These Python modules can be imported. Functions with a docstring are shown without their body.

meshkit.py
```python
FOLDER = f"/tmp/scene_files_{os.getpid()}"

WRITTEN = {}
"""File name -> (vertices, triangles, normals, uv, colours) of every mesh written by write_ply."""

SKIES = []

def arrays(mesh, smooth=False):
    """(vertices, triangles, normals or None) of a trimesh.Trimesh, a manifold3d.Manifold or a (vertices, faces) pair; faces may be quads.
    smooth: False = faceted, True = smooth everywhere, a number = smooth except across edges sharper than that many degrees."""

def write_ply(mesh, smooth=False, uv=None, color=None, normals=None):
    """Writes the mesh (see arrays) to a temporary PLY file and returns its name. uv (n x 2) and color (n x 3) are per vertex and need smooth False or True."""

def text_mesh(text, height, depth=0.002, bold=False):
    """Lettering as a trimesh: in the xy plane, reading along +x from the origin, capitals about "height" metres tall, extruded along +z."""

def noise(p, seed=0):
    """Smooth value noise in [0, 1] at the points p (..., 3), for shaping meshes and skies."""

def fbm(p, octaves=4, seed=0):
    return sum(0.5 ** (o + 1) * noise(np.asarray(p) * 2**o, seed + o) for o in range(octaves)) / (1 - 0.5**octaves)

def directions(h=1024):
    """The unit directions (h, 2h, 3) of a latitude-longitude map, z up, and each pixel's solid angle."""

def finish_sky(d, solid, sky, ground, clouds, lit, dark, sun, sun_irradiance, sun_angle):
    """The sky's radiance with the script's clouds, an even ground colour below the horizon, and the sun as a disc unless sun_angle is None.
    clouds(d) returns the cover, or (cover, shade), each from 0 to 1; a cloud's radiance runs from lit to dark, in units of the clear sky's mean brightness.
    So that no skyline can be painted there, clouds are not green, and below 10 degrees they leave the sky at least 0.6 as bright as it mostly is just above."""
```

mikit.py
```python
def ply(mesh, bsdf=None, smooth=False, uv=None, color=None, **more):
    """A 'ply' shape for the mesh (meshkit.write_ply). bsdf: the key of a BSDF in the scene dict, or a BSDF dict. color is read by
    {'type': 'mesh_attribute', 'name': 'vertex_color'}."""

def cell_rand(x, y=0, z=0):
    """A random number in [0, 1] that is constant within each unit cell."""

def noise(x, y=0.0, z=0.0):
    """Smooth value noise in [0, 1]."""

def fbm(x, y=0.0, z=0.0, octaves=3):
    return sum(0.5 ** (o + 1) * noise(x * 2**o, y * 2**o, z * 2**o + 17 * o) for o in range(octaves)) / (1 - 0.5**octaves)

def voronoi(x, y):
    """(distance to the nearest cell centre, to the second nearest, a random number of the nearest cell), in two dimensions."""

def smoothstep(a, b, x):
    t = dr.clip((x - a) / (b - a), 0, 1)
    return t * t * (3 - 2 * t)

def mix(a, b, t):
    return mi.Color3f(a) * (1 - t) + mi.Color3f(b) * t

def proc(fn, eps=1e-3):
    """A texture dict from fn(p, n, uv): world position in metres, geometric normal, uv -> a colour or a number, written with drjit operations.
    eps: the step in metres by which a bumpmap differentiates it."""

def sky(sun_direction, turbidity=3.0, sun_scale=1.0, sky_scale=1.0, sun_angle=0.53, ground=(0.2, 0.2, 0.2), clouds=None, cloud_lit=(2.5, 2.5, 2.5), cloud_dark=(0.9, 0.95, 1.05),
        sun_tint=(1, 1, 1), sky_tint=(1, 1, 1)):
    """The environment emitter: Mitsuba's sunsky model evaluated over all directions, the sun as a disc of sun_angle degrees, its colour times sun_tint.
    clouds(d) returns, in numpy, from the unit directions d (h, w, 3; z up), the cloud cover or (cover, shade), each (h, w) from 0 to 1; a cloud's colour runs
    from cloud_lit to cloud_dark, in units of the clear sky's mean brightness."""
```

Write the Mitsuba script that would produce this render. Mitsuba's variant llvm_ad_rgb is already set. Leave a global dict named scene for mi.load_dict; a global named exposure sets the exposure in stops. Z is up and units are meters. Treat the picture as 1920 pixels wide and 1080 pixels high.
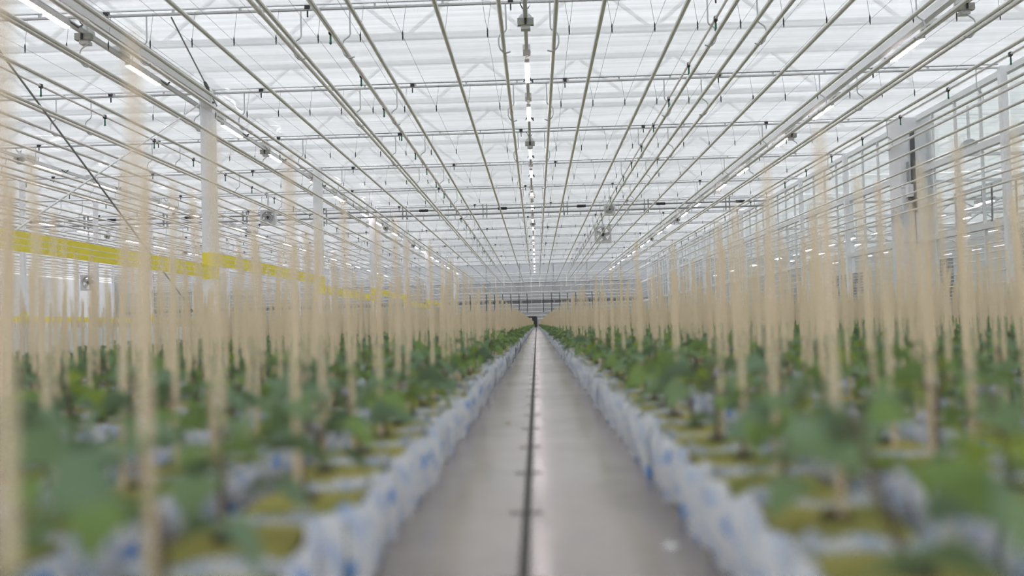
import math, random
import numpy as np, trimesh
import mitsuba as mi, drjit as dr
import mikit, meshkit
from mikit import noise, fbm, smoothstep, mix, cell_rand

random.seed(7)
RNG = np.random.default_rng(7)
T = mi.ScalarTransform4f
scene, labels = {}, {}

# ------------------------------------------------------------------ camera, sky, exposure
F = 1890.0                      # focal length in pixels of the 1920 x 1080 frame
EYE = np.array([0, 0, 0.24])
a_ = np.array([46, 67, F]); a_ /= np.linalg.norm(a_)              # where the aisle direction (+y) lies in the camera's axes
b_ = np.array([1, -0.028, 0.0]); b_[2] = -(a_[0] * b_[0] + a_[1] * b_[1]) / a_[2]; b_ /= np.linalg.norm(b_)
c_ = np.cross(b_, a_)
c_ = -c_ if c_[1] > 0 else c_
CAM = np.stack([b_, a_, c_], 1)                                   # world -> (right, down, forward)
scene['camera'] = {
    'type': 'thinlens', 'fov': math.degrees(2 * math.atan(960 / F)), 'fov_axis': 'x',
    'aperture_radius': 0.0066, 'focus_distance': 17.0, 'near_clip': 0.05, 'far_clip': 500.0,
    'to_world': T().look_at(origin=EYE.tolist(), target=(EYE + CAM[2]).tolist(), up=(-CAM[1]).tolist())}
scene['overcast_sky'] = mikit.sky((0.25, -0.3, 0.9), turbidity=4.0, sun_scale=0.0, sky_scale=1.0, ground=(0.3, 0.3, 0.3),
                                  clouds=lambda d: (np.ones(d.shape[:2]) * 1.0, 0.25 * meshkit.fbm(d * 2.5, 3)),
                                  cloud_lit=(1.0, 1.03, 1.06), cloud_dark=(0.8, 0.83, 0.87))
exposure = 3.68


def project(p):
    q = CAM @ (np.asarray(p, float) - EYE)
    return (960 + F * q[0] / q[2], 540 + F * q[1] / q[2], q[2])


def in_frame(p, m=0):
    x, y, z = project(p)
    return z > 0.1 and -m < x < 1920 + m and -m < y < 1080 + m


# ------------------------------------------------------------------ materials
def rgb(c):
    return {'type': 'rgb', 'value': list(c)}


def mat(name, color, rough=0.5, metallic=0.0, spec=0.5, bump=None, bscale=1.0, **kw):
    d = {'type': 'principled', 'base_color': color if isinstance(color, dict) else rgb(color), 'roughness': rough, 'metallic': metallic, 'specular': spec, **kw}
    if bump is not None:
        d = {'type': 'bumpmap', 'arbitrary': mikit.proc(bump), 'scale': bscale, 'nested': d}
    scene[name] = {'type': 'twosided', 'nested': d}
    return name


def lerp3(a, b, t):
    return mix(a, b, t)


mat('mat_white_paint', (0.78, 0.79, 0.80), 0.4)
mat('mat_white_pipe', (0.72, 0.695, 0.665), 0.18, spec=0.7)
mat('mat_post_paint', mikit.proc(lambda p, n, uv: lerp3((0.90, 0.905, 0.93), (0.86, 0.865, 0.885), fbm(p.x * 3, p.y * 3, p.z * 2))), 0.45)
mat('mat_galvanised', (0.60, 0.61, 0.62), 0.35, 0.2)
mat('mat_wire', (0.42, 0.43, 0.44), 0.45, 0.2)
mat('mat_black', (0.025, 0.025, 0.028), 0.5)
mat('mat_dark_grey', (0.10, 0.105, 0.11), 0.5)
mat('mat_mid_grey', (0.33, 0.34, 0.35), 0.5)
mat('mat_green_nozzle', (0.03, 0.16, 0.10), 0.5)
mat('mat_led_housing', (0.62, 0.62, 0.61), 0.4)
mat('mat_plate_grey', (0.36, 0.36, 0.32), 0.5)
mat('mat_yellow', (0.90, 0.75, 0.03), 0.45)
mat('mat_pale_tape', (0.86, 0.82, 0.52), 0.4)
mat('mat_paper', (0.75, 0.75, 0.73), 0.7)
mat('mat_dry_leaf', (0.30, 0.20, 0.09), 0.8)


def concrete(p, n, uv):
    a = fbm(p.x * 1.7, p.y * 1.1, 0.0, 4)
    b = fbm(p.x * 22, p.y * 14, 3.0, 3)
    c = lerp3((0.180, 0.148, 0.132), (0.228, 0.192, 0.174), smoothstep(0.3, 0.7, a))
    spots = smoothstep(0.62, 0.75, fbm(p.x * 6, p.y * 2.2, 9.0, 3))
    c = lerp3(c, mi.Color3f(0.144, 0.119, 0.106), spots * 0.45)
    return c * (0.9 + 0.2 * b)


mat('mat_concrete', mikit.proc(concrete), mikit.proc(lambda p, n, uv: 0.13 + 0.13 * fbm(p.x * 5, p.y * 3, 1.0)), spec=0.45)
mat('mat_slot_dark', (0.045, 0.040, 0.037), 0.7)
mat('mat_joint_stain', (0.05, 0.045, 0.04), 0.6)


def screen_color(p, n, uv):
    # woven screen: fine bands across the house, a little gathered near every tube
    s = fbm(p.x * 0.35, p.y * 9.0, 2.0, 3)
    t = fbm(p.x * 1.2, p.y * 38.0, 5.0, 2)
    v = 0.66 + 0.09 * (s - 0.5) * 2 + 0.05 * (t - 0.5) * 2
    return mi.Color3f(v * 0.985, v * 0.995, v)


scene['mat_screen'] = {'type': 'principledthin', 'base_color': mikit.proc(screen_color), 'roughness': 0.05, 'spec_trans': 0.40, 'diff_trans': 1.5, 'eta': 1.3}
mat('mat_far_wall', mikit.proc(lambda p, n, uv: lerp3((0.37, 0.385, 0.40), (0.42, 0.43, 0.445), fbm(p.x * 0.8, p.z * 1.5, p.y))), 0.55)
mat('mat_far_wall_light', (0.47, 0.49, 0.515), 0.55)
mat('mat_far_band', (0.14, 0.14, 0.145), 0.6)
mat('mat_white_wall', (0.80, 0.80, 0.79), 0.6)
mat('mat_grey_wall', (0.60, 0.62, 0.61), 0.6)
mat('mat_cladding', mikit.proc(lambda p, n, uv: lerp3((0.80, 0.80, 0.82), (0.72, 0.72, 0.75), fbm(p.x * 2, p.y * 2, p.z * 1.2))), 0.5)
scene['mat_glass_tinted'] = {'type': 'thindielectric', 'int_ior': 1.5, 'specular_transmittance': rgb((0.84, 0.88, 0.855))}
scene['mat_glass'] = {'type': 'thindielectric', 'int_ior': 1.5}
mat('mat_shade_fabric', mikit.proc(lambda p, n, uv: lerp3((0.10, 0.10, 0.105), (0.34, 0.34, 0.35), smoothstep(0.35, 0.75, noise(p.y * 1.5, p.z * 14.0)))), 0.8)


def bamboo(p, n, uv):
    g = fbm(p.x * 60, p.y * 60, p.z * 9, 2)
    return lerp3((0.555, 0.44, 0.295), (0.66, 0.55, 0.39), g)


mat('mat_bamboo', mikit.proc(bamboo), 0.6)
mat('mat_bamboo_pale', (0.61, 0.50, 0.345), 0.6)
mat('mat_stem', (0.10, 0.075, 0.045), 0.7)
mat('mat_plug', (0.035, 0.028, 0.02), 0.9)


def block_color(p, n, uv):
    g = smoothstep(0.35, 0.65, fbm(p.x * 14, p.y * 14, p.z * 8, 3))
    c = lerp3((0.125, 0.14, 0.03), (0.235, 0.215, 0.055), g)
    return c * (0.85 + 0.3 * fbm(p.x * 160, p.y * 160, p.z * 160, 2))


mat('mat_block', mikit.proc(block_color), 0.95)


def film_color(p, n, uv):
    u, v = uv.x, uv.y                          # metres around and up the sleeve
    white = mi.Color3f(0.60, 0.615, 0.64)
    blue = mi.Color3f(0.03, 0.19, 0.52)
    # square marks
    cx, cy = u / 0.062, v / 0.055 + 0.2
    fx, fy = cx - dr.floor(cx), cy - dr.floor(cy)
    on = cell_rand(cx, cy, 4)
    sq = dr.select((dr.abs(fx - 0.5) < 0.13) & (dr.abs(fy - 0.5) < 0.15) & (on > 0.45), 1.0, 0.0)
    # slanting lines of small print
    d = (u * 0.72 + v * 0.70) / 0.034
    fd = d - dr.floor(d)
    along = (u * 0.70 - v * 0.72) / 0.006
    ink = dr.select((dr.abs(fd - 0.5) < 0.2) & (cell_rand(along, d, 2) > 0.32), 0.5, 0.0)
    c = lerp3(white, blue, sq * 0.9)
    return lerp3(c, mi.Color3f(0.16, 0.30, 0.60), ink * (1 - sq) * 0.8)


mat('mat_film', mikit.proc(film_color), 0.38, spec=0.5)
for i, (c, dt) in enumerate((((0.185, 0.265, 0.135), 0.6), ((0.205, 0.30, 0.105), 0.75), ((0.175, 0.25, 0.155), 0.5), ((0.26, 0.34, 0.075), 0.9))):
    scene[f'mat_leaf_{i}'] = {'type': 'principledthin', 'base_color': rgb(c), 'roughness': 0.4, 'diff_trans': dt, 'spec_trans': 0.0, 'eta': 1.5}
mat('mat_door_dark', (0.035, 0.035, 0.04), 0.6)

LAMP = (1.25, 1.06, 1.09)


# ------------------------------------------------------------------ mesh and entry helpers
def tube(points, r, n=8, caps=True):
    """A round bar along a polyline."""
    P = np.asarray(points, float)
    R = np.broadcast_to(np.asarray(r, float), (len(P),))
    d = np.gradient(P, axis=0)
    d /= np.linalg.norm(d, axis=1, keepdims=True)
    ref = np.array([0, 0, 1.0]) if abs(d[0][2]) < 0.8 else np.array([0, 1.0, 0])
    vs = []
    ang = np.arange(n) * 2 * np.pi / n
    for p, t, rr in zip(P, d, R):
        x = np.cross(ref, t); x /= np.linalg.norm(x) + 1e-12
        y = np.cross(t, x); ref = y if False else ref
        vs.append(p + rr * (np.cos(ang)[:, None] * x + np.sin(ang)[:, None] * y))
    v = np.vstack(vs)
    f = []
    for k in range(len(P) - 1):
        for i in range(n):
            j = (i + 1) % n
            f += [[k * n + i, k * n + j, (k + 1) * n + j], [k * n + i, (k + 1) * n + j, (k + 1) * n + i]]
    if caps:
        m = (len(P) - 1) * n
        for i in range(1, n - 1):
            f += [[0, i + 1, i], [m, m + i, m + i + 1]]
    return trimesh.Trimesh(v, np.array(f), process=False)


def box(x0, x1, y0, y1, z0, z1):
    return trimesh.creation.box(bounds=[[min(x0, x1), min(y0, y1), min(z0, z1)], [max(x0, x1), max(y0, y1), max(z0, z1)]])


def bevel_box(x0, x1, y0, y1, z0, z1, c):
    """A box with chamfered upright edges."""
    from shapely.geometry import Polygon
    p = Polygon([(x0 + c, y0), (x1 - c, y0), (x1, y0 + c), (x1, y1 - c), (x1 - c, y1), (x0 + c, y1), (x0, y1 - c), (x0, y0 + c)])
    m = trimesh.creation.extrude_polygon(p, z1 - z0, engine='earcut'); m.apply_translation([0, 0, z0])
    return m


def cat(*ms):
    return trimesh.util.concatenate([m for x in ms for m in (x if isinstance(x, (list, tuple)) else [x])])


USED = {}


def key_for(name):
    n = USED.get(name, -1) + 1
    USED[name] = n
    return name if n == 0 else f'{name}_{n:03d}'


def tag(key, label=None, category=None, group=None, kind=None):
    d = {k: v for k, v in (('label', label), ('category', category), ('group', group), ('kind', kind)) if v}
    if d:
        labels[key] = d
    return key


def thing(name, label, category, group=None, kind=None):
    return tag(key_for(name), label, category, group, kind)


def part(parent, name, shape, bsdf=None, to_world=None, smooth=False, label=None, kind=None, **more):
    """One entry under its holder; shape is a mesh or a ply dict that is shared."""
    key = key_for(f'{parent}__{name}')
    d = dict(shape) if isinstance(shape, dict) else mikit.ply(shape, bsdf, smooth)
    if isinstance(shape, dict) and bsdf:
        d['bsdf'] = {'type': 'ref', 'id': bsdf}
    if to_world is not None:
        d['to_world'] = to_world
    d.update(more)
    scene[key] = d
    if label or kind:
        tag(key, label, None, None, kind)
    return key


def single(name, shape, bsdf, label, category, group=None, kind=None, to_world=None, smooth=False, **more):
    key = thing(name, label, category, group, kind)
    d = dict(shape) if isinstance(shape, dict) else mikit.ply(shape, bsdf, smooth)
    if to_world is not None:
        d['to_world'] = to_world
    d.update(more)
    scene[key] = d
    return key


def nth(n):
    w = 'first second third fourth fifth sixth seventh eighth ninth tenth eleventh twelfth'.split()
    return w[n - 1] if n <= 12 else f"{n}{'th' if 10 < n % 100 < 14 else {1: 'st', 2: 'nd', 3: 'rd'}.get(n % 10, 'th')}"


def at(x, y, z):
    return T().translate([float(x), float(y), float(z)])


# ------------------------------------------------------------------ measures (heights given above the floor)
H = EYE[2]
Z_CEIL = 3.80 + H
Z_PIPE = 3.23 + H               # heating pipes on hooks
Z_CROP = 2.15 + H               # lower pipes
Z_SPRAY = 3.44 + H
Z_LAMP = 3.60 + H
LINES = [11.72 + 4 * k for k in range(-3, 14)]      # cross tubes under the screen
Y_SCREEN = LINES[-1]
D = 72.0                        # end wall
X_POST, X_WALL = -5.1, 7.42
X_LEFT, X_FAR = -30.0, 19.0
Y_BACK = -6.5

# ------------------------------------------------------------------ floor
tag('floor', 'grey brown concrete greenhouse floor with a dark slotted drain line down the aisle', None, None, 'structure')
part('floor', 'concrete_slab', box(X_LEFT, -0.0245, Y_BACK, D, -0.12, 0), 'mat_concrete')
part('floor', 'concrete_slab', box(-0.0135, X_FAR, Y_BACK, D, -0.12, 0), 'mat_concrete')
part('floor', 'drain_slot', box(-0.0245, -0.0135, Y_BACK, D, -0.12, -0.006), 'mat_slot_dark', label='dark narrow slot along the middle of the aisle')
mark = mikit.ply(cat(box(-0.022, -0.0055, -0.006, 0.006, 0, 0.0012), box(0.0055, 0.021, -0.006, 0.006, 0, 0.0012)), 'mat_joint_stain')
for k in range(200):
    y = 1.29 + 0.342 * k - 0.342
    if y < D - 1:
        part('floor', 'cross_slot', mark, to_world=at(-0.019, y, 0))

# ------------------------------------------------------------------ ceiling: screen panels, each 4 m long
tag('ceiling', 'white translucent screen drawn under the greenhouse roof', None, None, 'structure')
XB = [-30.6, -25.5, -20.4, -15.3, -10.2, -5.1, 0.0, 5.1, 7.42, 13.2, X_FAR]
for i in range(len(XB) - 1):
    for j in range(len(LINES) - 1):
        x0, x1, y0, y1 = XB[i], XB[i + 1], LINES[j], LINES[j + 1]
        nx, ny = 5, 14
        gx, gy = np.meshgrid(np.linspace(x0, x1, nx), np.linspace(y0, y1, ny), indexing='ij')
        t = (gy - y0) / (y1 - y0)
        z = Z_CEIL + 0.035 - 0.05 * np.sin(np.pi * t) + 0.012 * np.sin(t * 23 + gx * 0.35 + j)
        v = np.stack([gx, gy, z], -1).reshape(-1, 3)
        f = [[a * ny + b, (a + 1) * ny + b, (a + 1) * ny + b + 1, a * ny + b + 1] for a in range(nx - 1) for b in range(ny - 1)]
        part('ceiling', 'screen_panel', (v, np.array(f)), 'mat_screen', smooth=True)
# glass roof over the strips that the screen leaves open before both gables
for y0, y1 in ((Y_BACK, LINES[0]), (Y_SCREEN, D)):
    for x in np.arange(X_LEFT, X_FAR - .1, 2.45):
        v = np.array([[x, y0, 5.75], [x + 2.4, y0, 5.75], [x + 2.4, y1, 5.75], [x, y1, 5.75]])
        part('ceiling', 'roof_pane', (v, np.array([[0, 1, 2, 3]])), 'mat_glass')
        part('ceiling', 'roof_bar', box(x - .04, x, y0, y1, 5.70, 5.80), 'mat_white_paint')

# roof trusses above the screen
for j, y in enumerate(LINES[2:14]):
    t = thing('roof_truss', f'pale lattice roof truss faint above the screen, {nth(j + 1)} from the front', 'roof truss', 'roof trusses above the screen')
    part(t, 'bottom_chord', box(-26, X_WALL + .1, y + 1.95, y + 2.05, Z_CEIL + .16, Z_CEIL + .24), 'mat_white_paint')
    part(t, 'top_chord', box(-26, X_WALL + .1, y + 1.96, y + 2.04, Z_CEIL + .86, Z_CEIL + .94), 'mat_white_paint')
    ms = []
    x, s = -25.5, 0
    while x < X_WALL - .9:
        za, zb = (Z_CEIL + .2, Z_CEIL + .9) if s % 2 == 0 else (Z_CEIL + .9, Z_CEIL + .2)
        ms.append(tube([(x, y + 2, za), (x + .85, y + 2, zb)], 0.03, 5))
        x += .85; s += 1
    part(t, 'lattice', cat(ms), 'mat_white_paint')

# ------------------------------------------------------------------ walls
# end wall
tag('wall_end', 'pale grey panelled end wall of the greenhouse', None, None, 'structure')
XP = np.arange(-29.4, X_WALL + 1.2, 2.4)
pan_hi = mikit.ply(box(0.02, 2.38, 0, 0.12, 3.2, 5.75), 'mat_far_wall_light')
pan_mid = mikit.ply(box(0.02, 2.38, 0, 0.10, 1.92, 3.17), 'mat_far_wall')
pan_lo = mikit.ply(box(0.02, 2.38, 0, 0.10, 0, 1.74), 'mat_far_wall')
for x in XP:
    part('wall_end', 'panel', pan_hi, to_world=at(x - .5, D, 0))
    part('wall_end', 'panel', pan_mid, to_world=at(x - .5, D, 0))
    part('wall_end', 'panel', pan_lo, to_world=at(x - .5, D, 0))
part('wall_end', 'backing', box(X_LEFT - .6, X_FAR, D + .1, D + .3, 0, 5.75), 'mat_mid_grey')
part('wall_end', 'dark_band', box(X_LEFT, X_WALL, D - .02, D + .1, 1.72, 1.86), 'mat_far_band')
stud = mikit.ply(box(-.035, .035, -.22, 0, 0, 3.3), 'mat_far_wall')
for x in XP:
    part('wall_end', 'stud', stud, to_world=at(x - .5, D, 0))
tag('wall_near', 'glazed gable wall behind the camera', None, None, 'structure')
part('wall_near', 'kick_panel', box(X_LEFT, X_FAR, Y_BACK - .1, Y_BACK, 0, .45), 'mat_white_wall')
for x in np.arange(X_LEFT, X_FAR - .1, 2.45):
    v = np.array([[x, Y_BACK, .45], [x + 2.4, Y_BACK, .45], [x + 2.4, Y_BACK, 5.75], [x, Y_BACK, 5.75]])
    part('wall_near', 'pane', (v, np.array([[0, 1, 2, 3]])), 'mat_glass')
    part('wall_near', 'glazing_bar', box(x - .05, x, Y_BACK - .04, Y_BACK + .04, .45, 5.75), 'mat_white_paint')
for nm, x, lb in (('wall_left', X_LEFT - .6, 'distant glazed side wall of the greenhouse on the left'), ('wall_far_right', X_FAR, 'glazed outer wall of the next compartment')):
    tag(nm, lb, None, None, 'structure')
    part(nm, 'kick_panel', box(x - .1, x, Y_BACK, D, 0, 4.0), 'mat_white_wall' if x < 0 else 'mat_grey_wall')
    part(nm, 'rail', box(x - .05, x + .05, Y_BACK, D, 4.4, 4.5), 'mat_white_paint')
    for y in np.arange(Y_BACK, D - 1, 2.454):
        zk = 4.0
        v = np.array([[x, y, zk], [x, y + 2.4, zk], [x, y + 2.4, 5.75], [x, y, 5.75]])
        part(nm, 'pane', (v, np.array([[0, 1, 2, 3]])), 'mat_glass')
        part(nm, 'glazing_bar', box(x - .04, x + .04, y - .054, y, zk, 5.75), 'mat_white_paint')

# glazed partition on the right
tag('wall_right', 'glazed partition with white posts, rails and glazing bars right of the crop', None, None, 'structure')
RA, RB = 2.72 + H, 1.40 + H
for z, hh in ((RA, .055), (RB, .05), (0.30, .05), (Z_CEIL - .06, .05)):
    part('wall_right', 'rail', box(X_WALL - .04, X_WALL + .05, Y_BACK, D, z - hh, z + hh), 'mat_white_paint')
post_w = mikit.ply(bevel_box(-.055, .055, -.06, .06, 0, Z_CEIL, .012), 'mat_post_paint')
bar = mikit.ply(box(-.02, .025, -.02, .02, .3, Z_CEIL), 'mat_white_paint')
tiers = [(0.35, RB - .05), (RB + .05, RA - .055), (RA + .055, Z_CEIL - .11)]
pane = []
for z0, z1 in tiers:
    v = np.array([[0, .02, z0], [0, .98, z0], [0, .98, z1], [0, .02, z1.item() if hasattr(z1, 'item') else z1]], float)
    pane.append(mikit.ply((v, np.array([[0, 1, 2, 3]])), 'mat_glass_tinted'))
part('wall_right', 'kick_panel', box(X_WALL - .03, X_WALL + .03, Y_BACK, D, 0, .26), 'mat_white_wall')
for y in LINES:
    if abs(y - 19.72) > .1:
        part('wall_right', 'post', post_w, to_world=at(X_WALL - .08, y, 0))
    for q in range(1, 4):
        part('wall_right', 'glazing_bar', bar, to_world=at(X_WALL, y + q, 0))
    if y > 3:
        for q in range(4):
            for pn in pane:
                part('wall_right', 'pane', pn, to_world=at(X_WALL + .01, y + q, 0))

# ------------------------------------------------------------------ steel posts
def post(x, y, w, label, group=None):
    return single('steel_post', bevel_box(x - w / 2, x + w / 2, y - w / 2, y + w / 2, 0, Z_CEIL + .2, w * .06), 'mat_post_paint', label, 'post', group)


PY = [7.72 + 8 * k for k in range(8)]
for k, y in enumerate(PY[1:]):
    post(X_POST, y, 0.2, f'thick white steel post left of the crop, {nth(k + 1)} from the front')
for k in range(11):
    y = 19.72 + 4 * k
    post(-12.2, y, 0.11, f'slim white post in the second row on the left, {nth(k + 1)} from the front')
for k in range(6):
    y = 35.72 + 4 * k
    post(-21.9, y, 0.11, f'slim white post in the third row on the left, {nth(k + 1)} from the front')

# ------------------------------------------------------------------ cross tubes under the screen
clampm = mikit.ply(cat(box(-.03, .03, -.03, .03, -.03, .03), box(-.008, .008, -.008, .008, -.12, -.03)), 'mat_black')
clip_s = mikit.ply(box(-.012, .012, -.02, .02, -.03, .03), 'mat_galvanised')
for j, y in enumerate(LINES[1:]):
    t = thing('cross_tube', f'thin grey tube running across under the ceiling screen, {nth(j + 1)} from the front', 'tube', 'cross tubes under the screen')
    part(t, 'tube', tube([(-30, y, Z_CEIL - .02), (X_WALL - .15, y, Z_CEIL - .02)], .018, 7), 'mat_galvanised', smooth=True)
    part(t, 'screen_edge', tube([(-30, y - .02, Z_CEIL + .045), (X_WALL - .15, y - .02, Z_CEIL + .03)], .011, 6), 'mat_mid_grey', smooth=True)
    for x in np.arange(-14.2, 7, 2.4) + (0.35 if j % 2 else -.4):
        part(t, 'clamp', clampm, to_world=at(x, y, Z_CEIL + .01))
    for x in np.arange(-9.8, 7, 0.8):
        part(t, 'clip', clip_s, to_world=at(x, y, Z_CEIL + .015))

# ------------------------------------------------------------------ pipes
def side(x):
    return 'right' if x > 0 else 'left'


def long_pipe(name, x, z, r, y1, label, n=9, m='mat_white_pipe', y0=None):
    t = thing(name, label, 'pipe')
    part(t, 'pipe', tube([(x, Y_BACK + 1 if y0 is None else y0, z), (x, y1, z)], r, n), m, smooth=40)
    return t


heat_x = sorted([s * (2.42 * k + e) for k in range(0, 3) for e in (-.29, .29) for s in (-1, 1) if 2.42 * k + e > 0 and not (s < 0 and 2.42 * k + e > 5)] + [-5.26] + [6.97]
                + [-7.0, -7.56, -9.9, -10.5, -12.6, -13.2, -15.0, -15.6, -17.4, -18.0])
hk = [(0, 0, .55), (0, 0, .24), (.012, 0, .215), (.075, 0, .17), (.092, 0, .13), (.092, 0, .05), (.07, 0, -.005), (.035, 0, -.04), (0, 0, -.045), (-.045, 0, -.03)]
hookR = mikit.ply(tube([(-p[0] * -1 - .03, p[1], p[2]) for p in hk], .0095, 6), 'mat_galvanised', smooth=True)
hookL = mikit.ply(tube([(-p[0] + .03, p[1], p[2]) for p in hk], .0095, 6), 'mat_galvanised', smooth=True)
coupling = mikit.ply(tube([(0, -.05, 0), (0, .05, 0)], .031, 9), 'mat_white_pipe', smooth=40)
cr = cl = 0
for x in sorted(heat_x, key=abs):
    if x > 0:
        cr += 1; n = cr
    else:
        cl += 1; n = cl
    t = long_pipe('heating_pipe', x, Z_PIPE, .0245, 68.6, f'high white heating pipe on hooks, {nth(n)} to the {side(x)} of the centre lamp row')
    if abs(x) < 5.6:
        for y in np.arange(9.0 + abs(x) % 1.7, 60, 6.0):
            part(t, 'coupling', coupling, to_world=at(x, y, Z_PIPE))
    part(t, 'drop_leg', tube([(x, 68.58, Z_PIPE), (x, 68.6, Z_PIPE - .75)], .0245, 7), 'mat_white_pipe', smooth=True)
    for j, y in enumerate(LINES[3 if abs(x) < 6 else 4:]):
        if not in_frame((x, y, Z_PIPE + .2), 60):
            continue
        single('pipe_hook', hookR if x > 0 else hookL, None, f'grey bent hook under {nth(LINES.index(y))} cross tube, holding {nth(n)} high pipe {side(x)} of centre', 'hook',
               'hooks of the heating pipes', to_world=at(x, y, Z_PIPE))
cr = cl = 0
ks = [k for k in range(-30, 13) if k != 0]
for k in sorted(ks, key=abs):
    x = -.05 + .567 * k
    if abs(x - X_POST) < .16:
        x -= .18
    if x > 0:
        cr += 1; n = cr
    else:
        cl += 1; n = cl
    long_pipe('crop_pipe', x, Z_CROP, .0165, 70.6, f'lower white growing pipe, {nth(n)} to the {side(x)} of the aisle', 8)
# spray pipes with nozzles
noz_b = mikit.ply(cat(box(-.018, .018, -.03, .03, -.02, .035), tube([(0, 0, -.02), (0, 0, -.045)], .010, 6)), 'mat_black')
noz_g = mikit.ply(cat(tube([(0, 0, -.045), (0, 0, -.12)], .012, 6), tube([(0, 0, -.12), (0, 0, -.14)], [.02, .006], 6)), 'mat_green_nozzle')
for x, w in ((-2.29, 'left of the centre lamp row'), (2.15, 'right of the centre lamp row'), (6.45, 'near the glazed wall'), (-6.7, 'beyond the row of thick posts'), (-11.1, 'far on the left')):
    t = long_pipe('spray_pipe', x, Z_SPRAY, .0165, 66, f'white overhead spray pipe with black and green nozzles {w}', 8)
    for y in np.arange(7.4, 60, 2.05):
        nz = part(t, 'nozzle', noz_b, to_world=at(x, y, Z_SPRAY - .01))
        part(nz, 'tip', noz_g, to_world=at(x, y, Z_SPRAY - .01))

# crop wires and their hangers
for i, x in enumerate([s * (.48 + .5 * k) for k in range(0, 13) for s in (-1, 1)]):
    k = i // 2
    single('crop_wire', tube([(x, Y_BACK + 1, Z_CEIL - .37), (x, Y_SCREEN, Z_CEIL - .37)], .0024, 4), 'mat_wire', f'thin steel crop wire below the screen, {nth(k + 1)} to the {side(x)} of the lamp row', 'wire', 'crop wires')
rod = mikit.ply(tube([(-.05, -.03, .36), (0, 0, .03)], .0028, 4), 'mat_wire')
rod2 = mikit.ply(tube([(.05, -.03, .36), (0, 0, .03)], .0028, 4), 'mat_wire')
clipm = mikit.ply(tube([(0, 0, .06), (0, 0, .03), (0, 0, -.03), (0, 0, -.055)], [.003, .009, .008, .003], 6), 'mat_black', smooth=True)
count = 0
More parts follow.
